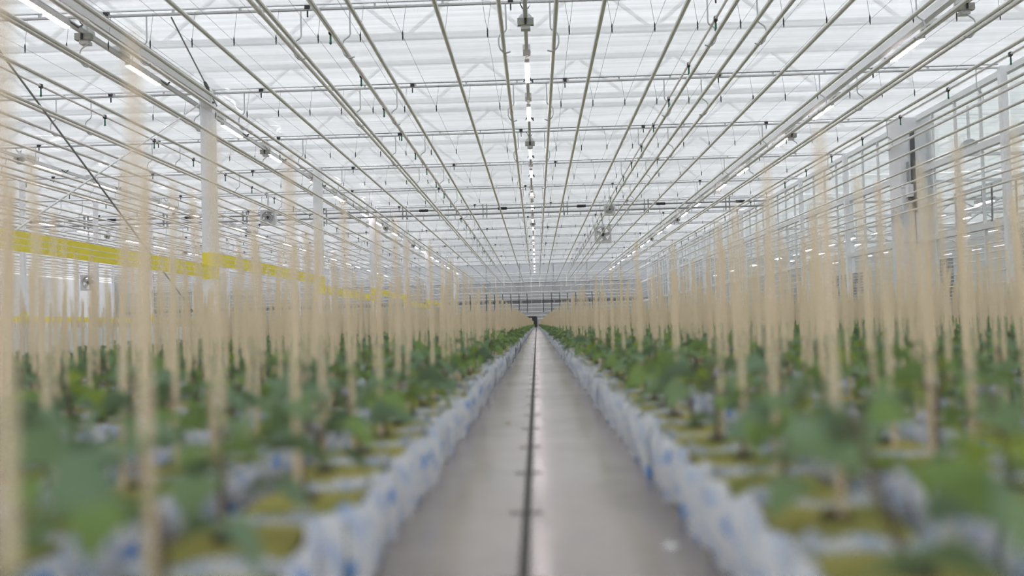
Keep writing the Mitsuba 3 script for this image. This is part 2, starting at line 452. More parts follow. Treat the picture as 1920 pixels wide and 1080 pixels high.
for j, y in enumerate(LINES[3:]):
    for s in (-1, 1):
        for k in range(0, 12):
            x = s * (.48 + .5 * k)
            if not in_frame((x, y, Z_CEIL - .37), 20) or count >= 270:
                continue
            count += 1
            t = thing('wire_hanger', f'thin wire hanger with black clip under {nth(j + 3)} cross tube, {nth(k + 1)} {side(x)} of centre', 'hanger', 'hangers of the crop wires')
            part(t, 'rod', rod if x > 0 else rod2, to_world=at(x, y, Z_CEIL - .37))
            part(t, 'clip', clipm, to_world=at(x, y, Z_CEIL - .37))

# transverse supply pipes
t = thing('supply_main', 'grey double supply pipe crossing high over the crop with black fittings', 'pipe')
for z in (3.46 + H, 3.31 + H):
    part(t, 'pipe', tube([(-24, 29.9, z), (6.9, 29.9, z)], .026, 8), 'mat_mid_grey', smooth=40)
for x in np.arange(-23.1, 7, 2.4):
    part(t, 'bracket', cat(box(x - .012, x + .012, 29.85, 29.95, 3.22 + H, 3.6 + H), box(x + .1, x + .125, 29.85, 29.95, 3.22 + H, 3.6 + H)), 'mat_mid_grey')
for x in np.arange(-22.2, 6.4, 2.35):
    part(t, 'fitting', tube([(x, 29.9, 3.46 + H), (x + .26, 29.9, 3.46 + H)], .042, 8), 'mat_black', smooth=40)

# end wall pipes
for k, v in enumerate((96, 92, 85, 79, 71, 60, 54, 48, 37, 30, 23, 16, 9.5)):
    z = v * 70.8 / F + H
    t = thing('wall_pipe', f'white horizontal pipe in front of the grey end wall, {nth(k + 1)} from the top', 'pipe')
    part(t, 'pipe', tube([(-28, 71.2, z), (X_WALL - .3, 71.2, z)], .030, 7), 'mat_led_housing', smooth=40)
for n_, x in enumerate(np.arange(-27.6, X_WALL, .7)):
    single('pipe_stand', box(x - .014, x + .014, 71.3, 71.33, 0, 3.85 + H), 'mat_led_housing', f'slim white upright carrying the pipes along the end wall, {nth(n_ + 1)} from the left', 'upright', 'uprights of the end wall pipes')
for n_, k in enumerate([q for q in range(-8, 9) if q]):
    x = -.05 + .567 * k
    z0, z1 = Z_CROP - .017, (.80 if abs(k) < 5 else 1.0) + H
    single('black_hose', tube([(x, 70.4, z0), (x + .02, 70.38, (z0 + z1) / 2), (x, 70.4, z1)], .024, 6), 'mat_black', f'black hose hanging before the grey end wall, {nth(n_ + 1)} from the left', 'hose', smooth=True)
t = thing('dark_gate', 'small dark gate with a black frame at the far end of the aisle', 'gate')
part(t, 'opening', box(-.30, -.02, 70.0, 70.05, 0, .68), 'mat_door_dark')
part(t, 'lintel', box(-.62, -.02, 69.9, 70.0, .66, .76), 'mat_black')
part(t, 'jamb', box(-.16, .06, 69.9, 70.0, 0, .72), 'mat_black')
part(t, 'side_panel', box(.10, .30, 69.95, 70.0, 0, .55), 'mat_mid_grey')

# ------------------------------------------------------------------ lamps
rail_m = lambda y0, y1: cat(box(-.022, .022, y0, y1, -.03, .03))
seg = mikit.ply(box(-.033, .033, -.25, .25, -.050, -.032))
house = mikit.ply(bevel_box(-.034, .034, -.56, .56, -.032, .02, .008), 'mat_led_housing')
driver = mikit.ply(cat(box(-.05, .05, -.16, .16, .02, .09), tube([(0.03, .16, .06), (.05, .26, .10), (.0, .34, .02)], .008, 5)), 'mat_led_housing')
cable = mikit.ply(cat(tube([(.03, .55, .0), (.075, .66, -.04), (.07, .78, .03), (.01, .86, .03)], .010, 5), tube([(-.03, .55, .0), (-.06, .64, -.03), (-.04, .75, .03), (0, .80, .03)], .008, 5)), 'mat_dark_grey', smooth=True)
joint = [mikit.ply(box(-.095, .095, -.05, .03, -.10, -.02), 'mat_plate_grey'), mikit.ply(box(-.055, .055, -.02, .10, -.14, -.10), 'mat_led_housing'),
         mikit.ply(tube([(0, .02, .02), (0, .02, .12)], .035, 9), 'mat_white_paint', smooth=40),
         mikit.ply(tube([(0, .10, .0), (0, .112, .0)], .085, 16), 'mat_white_paint', smooth=40),
         mikit.ply(cat(tube([(-.03, 0, .1), (-.06, -.02, .16), (-.04, 0, .2)], .006, 5), tube([(.03, 0, .1), (.07, -.03, .15), (.03, 0, .2)], .006, 5), tube([(0, -.06, -.02), (0, -.07, -.10)], .014, 6)), 'mat_black')]
ROWS = [(-.03, 14.1, 'centre lamp row'), (-5.27, 10.75, 'lamp row along the thick posts'), (5.08, 10.75, 'lamp row right of centre'), (-10.2, 14.1, 'second lamp row on the left'), (-15.3, 10.75, 'third lamp row on the left')]
for X, y_, where in ROWS:
    xr = X
    single('lamp_rail', rail_m(Y_BACK + 2, 70) .apply_translation([xr, 0, Z_LAMP]), 'mat_led_housing', f'long grey carrier rail of the {where}', 'rail')
    n = 0
    for k in range(-1, 9):
        for e in (0, 2.8):
            y = y_ + 6.8 * k + e
            if y > 69 or y < 8 or not in_frame((xr, y, Z_LAMP), 40):
                continue
            n += 1
            t = thing('lamp', f'LED bar lamp, {nth(n)} from the front in the {where}', 'lamp', f'lamps of the {where}')
            part(t, 'housing', house, to_world=at(xr, y, Z_LAMP - .03))
            for s in (-.285, .285):
                em = dict(seg); em['emitter'] = {'type': 'area', 'radiance': rgb(LAMP)}
                part(t, 'light_panel', em, to_world=at(xr, y + s, Z_LAMP - .03), label='glowing white panel')
            if y < 40:
                part(t, 'driver', driver, to_world=at(xr, y - .75, Z_LAMP))
                part(t, 'cable', cable, to_world=at(xr, y, Z_LAMP))
    n = 0
    for y in (11.72, 19.72, 27.72, 35.72, 43.72):
        if in_frame((xr, y, Z_LAMP), 10):
            n += 1
            t = thing('junction_box', f'grey junction box on the {where}, {nth(n)} from the front', 'junction box')
            for nm, m in zip(('plate', 'tray', 'cap', 'disc', 'cable'), joint):
                part(t, nm, m, to_world=at(xr, y, Z_LAMP))

# right lamp row: pale beam beside it
single('lamp_beam', box(4.84, 4.93, Y_BACK + 2, 64, Z_LAMP - .02, Z_LAMP + .09), 'mat_post_paint', 'blue white beam running beside the right lamp row', 'beam')
t = thing('brace_beam', 'heavy white box beam running back to the first thick post under the screen', 'beam')
part(t, 'beam', box(X_POST - .03, X_POST + .11, 7.0, 15.615, 3.60 + H, 3.775 + H), 'mat_led_housing')
part(t, 'end_plate', box(X_POST - .05, X_POST + .125, 15.5, 15.618, 3.53 + H, 3.776 + H), 'mat_white_paint')
part(t, 'bolt', cat(*[tube([(X_POST + .125, 15.56, z + H), (X_POST + .155, 15.56, z + H)], .016, 6) for z in (3.6, 3.7)]), 'mat_dark_grey')
single('brace_cable', tube([(X_POST + .05, 7.84, 3.46 + H), (X_POST + .05, 15.6, -.08 + H)], .0115, 6), 'mat_mid_grey', 'grey diagonal brace rod running down to the foot of the first thick post', 'rod', smooth=True)
single('brace_cable', tube([(X_POST - .075, 7.84, .15 + H), (X_POST - .075, 15.6, 3.6 + H)], .0115, 6), 'mat_white_paint', 'white diagonal brace rod rising to the head of the first thick post', 'rod', smooth=True)
t = thing('tie_rod', 'thin dark tie rod with turnbuckle from the screen down to the first thick post', 'rod')
pa, pb = np.array([-4.25, 11.8, 3.765 + H]), np.array([X_POST + .17, 15.63, 3.56 + H])
part(t, 'rod', tube([pa, pb], .011, 6), 'mat_mid_grey', smooth=True)
part(t, 'turnbuckle', tube([pa + (pb - pa) * q for q in (.66, .70, .74, .78)], [.012, .028, .028, .012], 6), 'mat_dark_grey')

# ------------------------------------------------------------------ yellow tape between the thick posts
xt = X_POST + .108
for k in range(len(PY) - 2):
    y0, y1 = PY[k], PY[k + 1]
    if k == 0:
        y0 = 5.0
    z0, z1 = ((.83, 1.04) if k % 2 == 0 else (1.045, 1.25))
    where = 'ending at the first thick post' if k == 0 else f'between {nth(k)} and {nth(k + 1)} thick post'
    t = thing('yellow_tape', f'band of yellow insect tape {where}', 'tape', None)
    hgt = (z1 - z0)
    for q in range(3):
        a = z0 + hgt * (q / 3) + .006 + H; b = z0 + hgt * ((q + 1) / 3) - .006 + H
        part(t, 'strip', box(xt, xt + .004, y0, y1, a, b), 'mat_yellow')
    for q in range(2):
        a = z0 + hgt * (q + 1) / 3 + H
        part(t, 'pale_line', box(xt + .001, xt + .003, y0, y1, a - .0062, a + .0062), 'mat_pale_tape', label='pale line between the yellow strips')
for k, y in enumerate(PY[1:-1]):
    zlo, zhi = .84 + H, 1.255 + H
    ring = bevel_box(X_POST - .106, X_POST + .106, y - .106, y + .106, zlo, zhi, .012)
    single('tape_wrap', ring, 'mat_yellow', f'yellow tape wrapped around the {nth(k + 1)} thick post', 'tape')
for k in range(2):
    y = 23.72 + 8 * k
    single('tape_wrap', bevel_box(-12.2 - .065, -12.2 + .065, y - .065, y + .065, .62, .86, .01), 'mat_yellow', f'yellow tape on a slim post of the second row, {nth(k + 1)} from the front', 'tape')
    single('yellow_tape', box(-12.13, -12.126, y - 4, y + 4, .60, .74), 'mat_yellow', f'distant yellow tape between slim posts of the second row, {nth(k + 1)} from the front', 'tape')

# low white board wall left of the crop
t = thing('low_partition', 'low white corrugated board wall among the sticks on the left', 'partition')
rib = mikit.ply(bevel_box(-.012, .012, .004, .096, .0, .282, .008), 'mat_white_paint')
for i in range(52):
    part(t, 'board', rib, to_world=at(-2.26, 1.45 + .1 * i, 0))
part(t, 'backing', box(-2.285, -2.275, 1.45, 6.65, 0, .275), 'mat_led_housing')

# ------------------------------------------------------------------ fans, pillar and things on the right wall
def fan(px, py, z, w, label, rod_h):
    """A square circulation fan at the height z whose place comes from the sight line's bearing."""
    dx, dy = px - 1006, py - 607
    u, v = dx - .028 * dy, dy + .028 * dx
    y = z * F / -v; x = u * y / F
    t = thing('fan', label, 'fan')
    zc = z + H
    outer = trimesh.creation.box(extents=[w, .16, w])
    hole = trimesh.creation.cylinder(radius=w * .42, height=1, sections=28); hole.apply_transform(trimesh.transformations.rotation_matrix(math.pi / 2, [1, 0, 0]))
    import manifold3d as m3
    def man(m): return m3.Manifold(m3.Mesh(np.asarray(m.vertices, np.float32), np.asarray(m.faces, np.uint32)))
    frame = man(outer) - man(hole)
    M = at(x, y, zc)
    part(t, 'frame', mikit.ply(frame, 'mat_led_housing', smooth=30), to_world=M)
    part(t, 'guard', cat(*[trimesh.creation.torus(w * r, .008, 24, 5) for r in (.12, .22, .32, .41)]).apply_transform(trimesh.transformations.rotation_matrix(math.pi / 2, [1, 0, 0])).apply_translation([0, -.07, 0]), 'mat_galvanised', to_world=M)
    part(t, 'hub', tube([(0, -.075, 0), (0, .06, 0)], w * .13, 12), 'mat_black', to_world=M, smooth=40)
    for k in range(5):
        bl = box(-.03, .09, -.008, .008, w * .12, w * .40); bl.apply_transform(trimesh.transformations.rotation_matrix(.5, [0, 0, 1])); bl.apply_transform(trimesh.transformations.rotation_matrix(k * 2 * math.pi / 5, [0, 1, 0]))
        part(t, 'blade', bl, 'mat_led_housing', to_world=M)
    part(t, 'hanger', box(-.02, .02, -.02, .02, w / 2, rod_h), 'mat_galvanised', to_world=M)


fan(1130, 440, 3.0, .58, 'square grey circulation fan with a dark hub hanging right of the centre lamps', .72)
fan(499, 407, 3.05, .40, 'pale square fan hanging left between the first and second thick post', .66)
fan(1143, 393, 3.25, .32, 'small grey fan box on the supply pipe right of the centre lamps', .4)
fan(158, 530, 1.7, .5, 'distant fan on the left above the low white boards', 2.1)

part('wall_right', 'clad_pillar', bevel_box(7.06, 7.68, 19.4, 20.05, 0, Z_CEIL - .04, .02), 'mat_cladding', label='broad white clad pillar')
tp = 'wall_right__clad_pillar'
part(tp, 'dark_channel', box(7.25, 7.32, 19.36, 19.41, 1.95 + H, 3.5 + H), 'mat_dark_grey', label='dark upright channel')
part(tp, 'channel_edge', box(7.325, 7.36, 19.35, 19.41, 1.95 + H, 3.5 + H), 'mat_galvanised')
for z in (.55, 1.35, 2.4):
    part(tp, 'seam', box(7.055, 7.685, 19.394, 19.402, z + H, z + H + .012), 'mat_mid_grey')
t = thing('control_box', 'pale grey box with conduit fixed to the white clad pillar', 'box')
part(t, 'case', bevel_box(7.13, 7.24, 19.27, 19.399, 2.22 + H, 2.46 + H, .01), 'mat_cladding')
part(t, 'conduit', box(7.165, 7.19, 19.33, 19.399, 2.46 + H, 2.9 + H), 'mat_mid_grey')
t = thing('camera_unit', 'black camera unit with a hanging cable under the grey box on the white pillar', 'camera')
part(t, 'body', tube([(7.14, 19.2, 2.15 + H), (7.27, 19.2, 2.15 + H)], .042, 10), 'mat_black', smooth=40)
part(t, 'bracket', box(7.18, 7.22, 19.2, 19.399, 2.17 + H, 2.215 + H), 'mat_black')
part(t, 'lens', tube([(7.19, 19.17, 2.12 + H), (7.19, 19.12, 2.09 + H)], .03, 10), 'mat_dark_grey', smooth=40)
part(t, 'cable', tube([(7.26, 19.25, 2.14 + H), (7.28, 19.35, 1.9 + H), (7.30, 19.385, 1.5 + H), (7.295, 19.385, 1.1 + H), (7.35, 19.385, .95 + H)], .009, 6), 'mat_dark_grey', smooth=True)

# wall pipes along the glass
for k, (z) in enumerate((2.05, 1.9)):
    long_pipe('side_pipe', 6.95 + .02 * k, z + H, .019, 68, f'white pipe running low along the glazed wall, {nth(k + 1)} from the top', 8)

# ------------------------------------------------------------------ next compartment behind the glass
for k, (x, z) in enumerate(((8.9, 3.1), (9.6, 2.5), (10.4, 3.2), (11.0, 2.2), (11.9, 2.8), (12.7, 1.9), (13.6, 3.1), (14.8, 2.5), (9.2, 1.2), (10.2, .9), (11.4, 1.3), (13, .8))):
    long_pipe('far_compartment_pipe', x, z + H, .024, 66, f'white pipe behind the glazed wall, {nth(k + 1)} of a set in the next compartment', 7, y0=8)
for k in range(9):
    y = 15.72 + 4 * k
    t = thing('compartment_frame', f'white frame of posts and struts behind the glass, {nth(k + 1)} from the front', 'frame')
    part(t, 'post', box(9.9, 10.0, y - .05, y + .05, 0, Z_CEIL), 'mat_white_paint')
    part(t, 'post', box(13.4, 13.5, y - .05, y + .05, 0, Z_CEIL), 'mat_white_paint')
    part(t, 'cross_rail', box(8.6, 15, y + .4, y + .46, 3.1 + H, 3.16 + H), 'mat_galvanised')
    part(t, 'cross_rail', box(8.6, 15, y + .4, y + .46, 2.0 + H, 2.05 + H), 'mat_galvanised')
    part(t, 'strut', tube([(9.95, y, 2.0 + H), (11.6, y, 3.1 + H)], .022, 6), 'mat_galvanised')
    part(t, 'strut', tube([(13.45, y, 2.0 + H), (11.6, y, 3.1 + H)], .022, 6), 'mat_galvanised')
n = 0
for k in range(9):
    for x, z in ((9.6, 2.35), (11.8, 2.6)):
        y = 17.0 + 4.6 * k + (1.7 if x > 10 else 0)
        n += 1
        t = thing('lamp_unit', f'lit lamp behind the glazed wall, {nth(n)} of those in the next compartment', 'lamp', 'lamps of the next compartment')
        part(t, 'housing', bevel_box(-.05, .05, -.42, .42, -.03, .05, .01), 'mat_led_housing', to_world=at(x, y, z + H))
        part(t, 'hanger', box(-.008, .008, -.008, .008, .05, Z_CEIL - z - H), 'mat_galvanised', to_world=at(x, y, z + H))
        part(t, 'light_panel', {**mikit.ply(box(-.045, .045, -.38, .38, -.05, -.031)), 'emitter': {'type': 'area', 'radiance': rgb(LAMP)}}, to_world=at(x, y, z + H), label='glowing white panel')
for k, (y0, y1, z0, z1, x) in enumerate(((13.4, 14.5, .2, 1.55, 8.5), (15.2, 16.1, .2, 1.6, 8.5), (17.0, 18.6, .1, 1.5, 8.7), (22, 24.5, .1, 1.2, 9.0), (28, 31, .1, 1.2, 9.0))):
    t = thing('folded_shade', f'dark grey folded shade hanging behind the glass, {nth(k + 1)} from the front', 'shade')
    m = []
    for q in range(14):
        za, zb = z0 + (z1 - z0) * q / 14 + H, z0 + (z1 - z0) * (q + .7) / 14 + H
        part(t, 'fold', box(x - .05 - .02 * (q % 2), x + .05, y0, y1, za, zb), 'mat_shade_fabric')
t = thing('round_reflector', 'round pale disc fan behind the glass right of the white pillar', 'fan')
part(t, 'disc', tube([(8.05, 18.6, 3.02 + H), (8.05, 18.7, 3.02 + H)], .15, 24), 'mat_far_wall', smooth=40)
part(t, 'rim', trimesh.creation.torus(.15, .012, 28, 6).apply_transform(trimesh.transformations.rotation_matrix(math.pi / 2, [1, 0, 0])).apply_translation([8.05, 18.59, 3.02 + H]), 'mat_galvanised', smooth=True)
part(t, 'hanger', box(8.03, 8.07, 18.63, 18.67, 3.17 + H, Z_CEIL), 'mat_galvanised')
single('hose_rail', cat(box(8.30, 8.36, 14, 20, 2.28 + H, 2.34 + H), box(8.30, 8.36, 14, 14.06, 0, 2.3 + H), box(8.30, 8.36, 19.94, 20, 0, 2.3 + H)), 'mat_galvanised', 'grey rail frame behind the glass carrying looped hoses', 'rail')
for k, (y, w, z1) in enumerate(((18.5, .20, 1.55), (17.6, .22, 1.3), (16.9, .16, 1.6), (16.0, .20, 1.45))):
    pts = [(8.27, y - w, 2.3 + H)] + [(8.26 + .01 * q, y - w * math.cos(q), z1 + H + (.18 - .18 * math.sin(q))) for q in np.linspace(.1, math.pi - .1, 9)] + [(8.27, y + w, 2.3 + H)]
    single('looped_hose', tube(pts, .018, 6), 'mat_dark_grey', f'dark hose hanging in a loop behind the glass, {nth(k + 1)} from the white pillar', 'hose', smooth=True)

# ------------------------------------------------------------------ the crop: film-wrapped blocks, young plants, sticks
PITCH, ROW0, ROWP = 0.170, 0.222, 0.187
BH = 0.085


def sleeve(rng, lx=.108, ly=.170, hz=.0855, n=36, m=6):
    """The printed film around a block: an open, crumpled sleeve. Returns (vertices, faces, uv)."""
    per = np.linspace(0, 1, n, endpoint=False)
    v, uv = [], []
    ph = rng.uniform(0, 6.28, 5)
    off = rng.uniform(0, 3)
    for k in range(m + 1):
        t = k / m
        for i in range(n + 1):
            s = (i % n) / n * 4
            e = 0.86                                    # rounded rectangle
            q, w = int(s) % 4, (s - int(s)) * 2 - 1
            X, Y = ((1, w), (-w, 1), (-1, -w), (w, -1))[q]
            rr = (abs(X) ** 5 + abs(Y) ** 5) ** (1 / 5)
            X, Y = X / rr * 1.07, Y / rr * 1.07
            a = i / n * 2 * math.pi
            fold = .0032 * math.sin(a * 7 + ph[0] + 1.3 * t) + .0026 * math.sin(a * 13 + ph[1]) + .0018 * math.sin(a * 19 + ph[4] + 2 * t)
            bulge = .005 * math.sin(math.pi * t) + (.004 * (1 - t) ** 3 * math.sin(a * 4 + ph[3])) - .003 * (1 - t) + (-.002 if t > .9 else 0)
            x, y = X * (lx / 2) + np.sign(X) * abs(X) * (bulge + fold), Y * (ly / 2) + np.sign(Y) * abs(Y) * (.3 * bulge + fold * .6)
            z = t * hz + (t ** 2) * (.003 * math.sin(a * 3 + ph[2]) + .003 * math.sin(a * 5 + ph[3]) + .016 * max(0, abs(X * Y) - .62) * (1.5 + math.sin(ph[1] + 3 * q)))
            v.append((x, y, z)); uv.append((i / n * 2 * (lx + ly) + off, t * hz + off))
    f = [[k * (n + 1) + i, k * (n + 1) + i + 1, (k + 1) * (n + 1) + i + 1, (k + 1) * (n + 1) + i] for k in range(m) for i in range(n)]
    return np.array(v), np.array(f), np.array(uv)


def block_mesh(rng, lx=.100, ly=.158, n=7):
    gx, gy = np.meshgrid(np.linspace(-lx / 2, lx / 2, n), np.linspace(-ly / 2, ly / 2, n), indexing='ij')
    z = BH + .0025 * (meshkit.noise(np.stack([gx * 60, gy * 60, gx * 0 + rng.uniform(0, 9)], -1)) - .5) * 2
    edge = (np.abs(gx) > lx / 2 - 1e-6) | (np.abs(gy) > ly / 2 - 1e-6)
    z = z - np.where(edge, .006, 0)
    v = np.stack([gx, gy, z], -1).reshape(-1, 3)
    f = [[a * n + b, (a + 1) * n + b, (a + 1) * n + b + 1, a * n + b + 1] for a in range(n - 1) for b in range(n - 1)]
    top = trimesh.Trimesh(v, np.array([q for k in f for q in ([k[0], k[1], k[2]], [k[0], k[2], k[3]])]), process=False)
    return cat(top, box(-lx / 2, lx / 2, -ly / 2, ly / 2, 0.0, BH - .0065))


def leaf_mesh(L, W, droop, fold, ns=6, nw=2, wave=.0):
    """A broad pointed leaf along +x from its stalk, bent down, folded along the midrib, with a wavy edge."""
    v, f = [], []
    z = 0; x = 0; ang = .35
    cols = 2 * nw + 1
    for i in range(ns + 1):
        t = i / ns
        w = W * (math.sin(math.pi * min(1, t ** .72)) ** .8) * (1 - .25 * t) if 0 < t < 1 else 0.0005
        for j in range(cols):
            s = (j - nw) / nw
            v.append((x, s * w, z + abs(s) ** 1.3 * w * fold + wave * w * math.sin(t * 11 + s * 3) * abs(s)))
        x += L / ns * math.cos(ang); z += L / ns * math.sin(ang)
        ang -= droop / ns
    for i in range(ns):
        for j in range(cols - 1):
            a = i * cols + j
            f.append([a, a + cols, a + cols + 1, a + 1])
    return np.array(v), np.array(f)


def plant_geo(rng, lod):
    """(stem mesh, [(leaf vertices, faces, material)]) rooted at the block's top."""
    hgt = rng.uniform(.062, .100)
    lean = rng.normal(0, .012, 2)
    top = np.array([lean[0], lean[1], BH + hgt])
    base = np.array([0, 0, BH - .004])
    mid = (base + top) / 2 + np.array([rng.normal(0, .004), rng.normal(0, .004), 0])
    stems = [tube([base, mid, top], [.0030, .0026, .0018], 6 if lod == 0 else 3, False)]
    leaves = []
    n = int(rng.integers(6, 9)) if lod == 0 else (6 if lod == 1 else 5)
    az = rng.uniform(0, 6.28)
    for k in range(n):
        t = .38 + .62 * k / (n - 1)
        p = base + (top - base) * t
        az += 2.4 + rng.normal(0, .3)
        el = rng.uniform(.1, .7) if t < .9 else rng.uniform(.6, 1.2)
        pl = rng.uniform(.014, .032) * (1 if lod == 0 else 1.5) * (1 if t < .9 else .5)
        d = np.array([math.cos(az) * math.cos(el), math.sin(az) * math.cos(el), math.sin(el)])
        q = p + d * pl
        if lod == 0:
            stems.append(tube([p, q], [.0016, .0012], 4, False))
        size = rng.uniform(.050, .076) * (1 if lod == 0 else 1.22) * (1 if t < .85 else .6)
        v, f = leaf_mesh(size, size * rng.uniform(.34, .44), rng.uniform(1.0, 2.1), rng.uniform(.1, .5), *((6, 2, .15) if lod == 0 else (3, 1) if lod == 1 else (2, 1)))
        c, s = math.cos(az), math.sin(az)
        roll = rng.normal(0, .25)
        R = np.array([[c, -s, 0], [s, c, 0], [0, 0, 1]]) @ np.array([[1, 0, 0], [0, math.cos(roll), -math.sin(roll)], [0, math.sin(roll), math.cos(roll)]])
        leaves.append((v @ R.T + q, f, int(rng.choice(4, p=[.42, .26, .25, .07]))))
    return cat(stems), leaves


def plant_variant(seed):
    rng = np.random.default_rng(seed)
    v, f, uv = sleeve(rng)
    sv = {'film': mikit.ply((v, f), 'mat_film', smooth=True, uv=uv)}
    sv['block'] = mikit.ply(block_mesh(rng), 'mat_block', smooth=30)
    st, lv = plant_geo(rng, 0)
    sv['stem'] = mikit.ply(st, 'mat_stem', smooth=True)
    sv['plug'] = mikit.ply(tube([(0, 0, BH - .004), (0, 0, BH + .003), (0, 0, BH + .006)], [.014, .013, .006], 8), 'mat_plug')
    sv['leaf'] = [mikit.ply((a, b), f'mat_leaf_{m}', smooth=True) for a, b, m in lv]
    return sv


def stick_mesh(h, n=7):
    return tube([(0, 0, 0), (0, 0, h * .5), (0, 0, h - .018), (0, 0, h)], [.0034, .0033, .0029, .0007], n)


VAR = [plant_variant(100 + i) for i in range(9)]
STICK = [mikit.ply(stick_mesh(h), 'mat_bamboo', smooth=40) for h in (.295, .312, .328, .345)]
rows = []
for k in range(40):
    x = ROW0 + ROWP * k
    if x < 6.6:
        rows.append((x, k + 1, 'right'))
    if -x > X_POST + .15:
        rows.append((-x, k + 1, 'left'))
NPLANT = int(66 / PITCH)
spots, sticks, beside, beside_sticks = [], [], [], []
rng = np.random.default_rng(11)
for x, k, s in rows:
    ph = rng.uniform(0, PITCH)
    if k == 1:
        ph = .066 if s == 'left' else .100             # the nearest sticks, as they stand beside the aisle
    for i in range(NPLANT):
        y = .17 + ph + i * PITCH
        if y > 14 or y < .3 or (x < -2.2 and y < 6.9):
            continue
        jx = x + rng.normal(0, .004)
        if in_frame((jx, y, .07), 30) or in_frame((jx, y, .2), 0):
            spots.append((y + abs(x) * .3, jx, y, k, s, i))
        elif in_frame((jx, y, .2), 700):
            beside.append((jx, y, k, s))
        m = 1 if k == 1 else 2 if rng.random() < .6 else 1
        for e in range(m):
            o = np.array([rng.uniform(-.02, .02), (-1) ** e * rng.uniform(.012, .035) * (1 if m > 1 else rng.choice([-1, 1]))])
            if k == 1:
                o *= .35
                if s == 'right' and y < .7:
                    continue
                if y > 1.3 and rng.random() < .25:
                    continue
            if in_frame((jx, y, .36), 0) or in_frame((jx, y, .12), 0):
                sticks.append((y + abs(x) * .3, jx + o[0], y + o[1], k, s, 10 * i + e))
            elif in_frame((jx, y, .2), 700):
                beside_sticks.append((jx + o[0], y + o[1], k, s))
spots.sort(); sticks.sort()
near = {(s, k, i) for _, _, _, k, s, i in spots[:300]}
near_stick = {(s, k, i) for _, _, _, k, s, i in sticks[:300]}
number = {}
for idx, (_, x, y, k, s, i) in enumerate(sorted(spots[:300], key=lambda q: q[2])):
    number[(s, k)] = number.get((s, k), 0) + 1
    t = thing('potted_seedling', f'young potted green plant, {nth(number[(s, k)])} from the front in {nth(k)} row {s} of aisle', 'plant', 'young plants in printed film')
    va = VAR[int(rng.integers(len(VAR)))]
    M = at(x, y, .001) @ T().rotate([0, 0, 1], float(rng.normal(0, 3.5) + (180 if rng.random() < .5 else 0)))
    part(t, 'film_wrap', va['film'], to_world=M)
    part(t, 'growing_block', va['block'], to_world=M)
    M2 = at(x, y, .001) @ T().rotate([0, 0, 1], float(rng.uniform(0, 360)))
    part(t, 'stem', va['stem'], to_world=M2)
    part(t, 'plug', va['plug'], to_world=M2)
    for lf in va['leaf']:
        part(t, 'leaf', lf, to_world=M2)
number = {}
for _, x, y, k, s, i in sorted(sticks[:300], key=lambda q: q[2]):
    number[(s, k)] = number.get((s, k), 0) + 1
    ax, ay = rng.normal(0, 1.6, 2) * (.45 if k == 1 else 1)
    single('bamboo_stick', STICK[int(rng.integers(4))], None, f'pale bamboo stick, {nth(number[(s, k)])} from the front in {nth(k)} row {s} of aisle', 'stick', 'bamboo sticks in the blocks',
           to_world=at(x, y, BH - .01) @ T().rotate([1, 0, 0], float(ax)) @ T().rotate([0, 1, 0], float(ay)))

# the rest of the crop: strips of a row, each drawn many times
def strip_groups(prefix, count, n, lod, variants):
    out = []
    for q in range(variants):
        rng = np.random.default_rng(500 + q + 37 * lod)
        film, block, stems, lv, st = [], [], [], {0: [], 1: [], 2: [], 3: []}, []
        fuv = []
        for i in range(n):
            y = (i + .5) * PITCH
            off = np.array([rng.normal(0, .004), y, 0.001])
            if lod == 1:
                v, f, uv = sleeve(rng, n=16, m=3)
            else:
                v, f, uv = sleeve(rng, n=8, m=2)
            film.append((v + off, f, uv))
            if lod == 1:
                b = box(-.048, .048, -.076, .076, BH - .03, BH)
            else:
                b = trimesh.Trimesh([[-.05, -.08, BH], [.05, -.08, BH], [.05, .08, BH], [-.05, .08, BH]], [[0, 1, 2], [0, 2, 3]], process=False)
            block.append(b.apply_translation(off))
            s, l = plant_geo(rng, lod)
            stems.append(s.apply_translation(off))
            for a, f_, m in l:
                lv[m if lod == 1 else min(m, 1)].append((a + off, f_))
            for e in range(1 if prefix == 'lone' or rng.random() < .4 else 2):
                h = rng.uniform(.29, .35)
                sm = stick_mesh(h, 5) if lod == 1 else tube([(0, 0, 0), (0, 0, h)], [.0040, .0032], 4, False)
                ax = rng.normal(0, .028, 2)
                sh = np.eye(4); sh[0, 2], sh[1, 2] = ax
                sm.apply_transform(sh)
                st.append(sm.apply_translation(off + ([0, 0, BH - .01] if prefix == 'lone' else [rng.uniform(-.02, .02), rng.uniform(-.035, .035), BH - .01])))
        def join(parts):
            vs, fs, o = [], [], 0
            for p in parts:
                vs.append(p[0]); fs.append(np.asarray(p[1]) + o); o += len(p[0])
            return np.vstack(vs), np.vstack(fs)
        fv, ff = join(film)
        gp = {'type': 'shapegroup', 'stem': mikit.ply(cat(stems), 'mat_stem')}
        for m in lv:
            if lv[m]:
                gp[f'leaf_{m}'] = mikit.ply(join(lv[m]), f'mat_leaf_{m}', smooth=True)
        gb = {'type': 'shapegroup', 'film_wrap': mikit.ply((fv, ff), 'mat_film', smooth=True, uv=np.vstack([x[2] for x in film])), 'growing_block': mikit.ply(cat(block), 'mat_block')}
        gs = {'type': 'shapegroup', 'stick': mikit.ply(cat(st), 'mat_bamboo' if lod == 1 else 'mat_bamboo_pale')}
        names = [f'{prefix}_{w}_group_{q}' for w in ('plant', 'block', 'stick')]
        for nm, g in zip(names, (gp, gb, gs)):
            scene[nm] = g
        out.append(names)
    return out


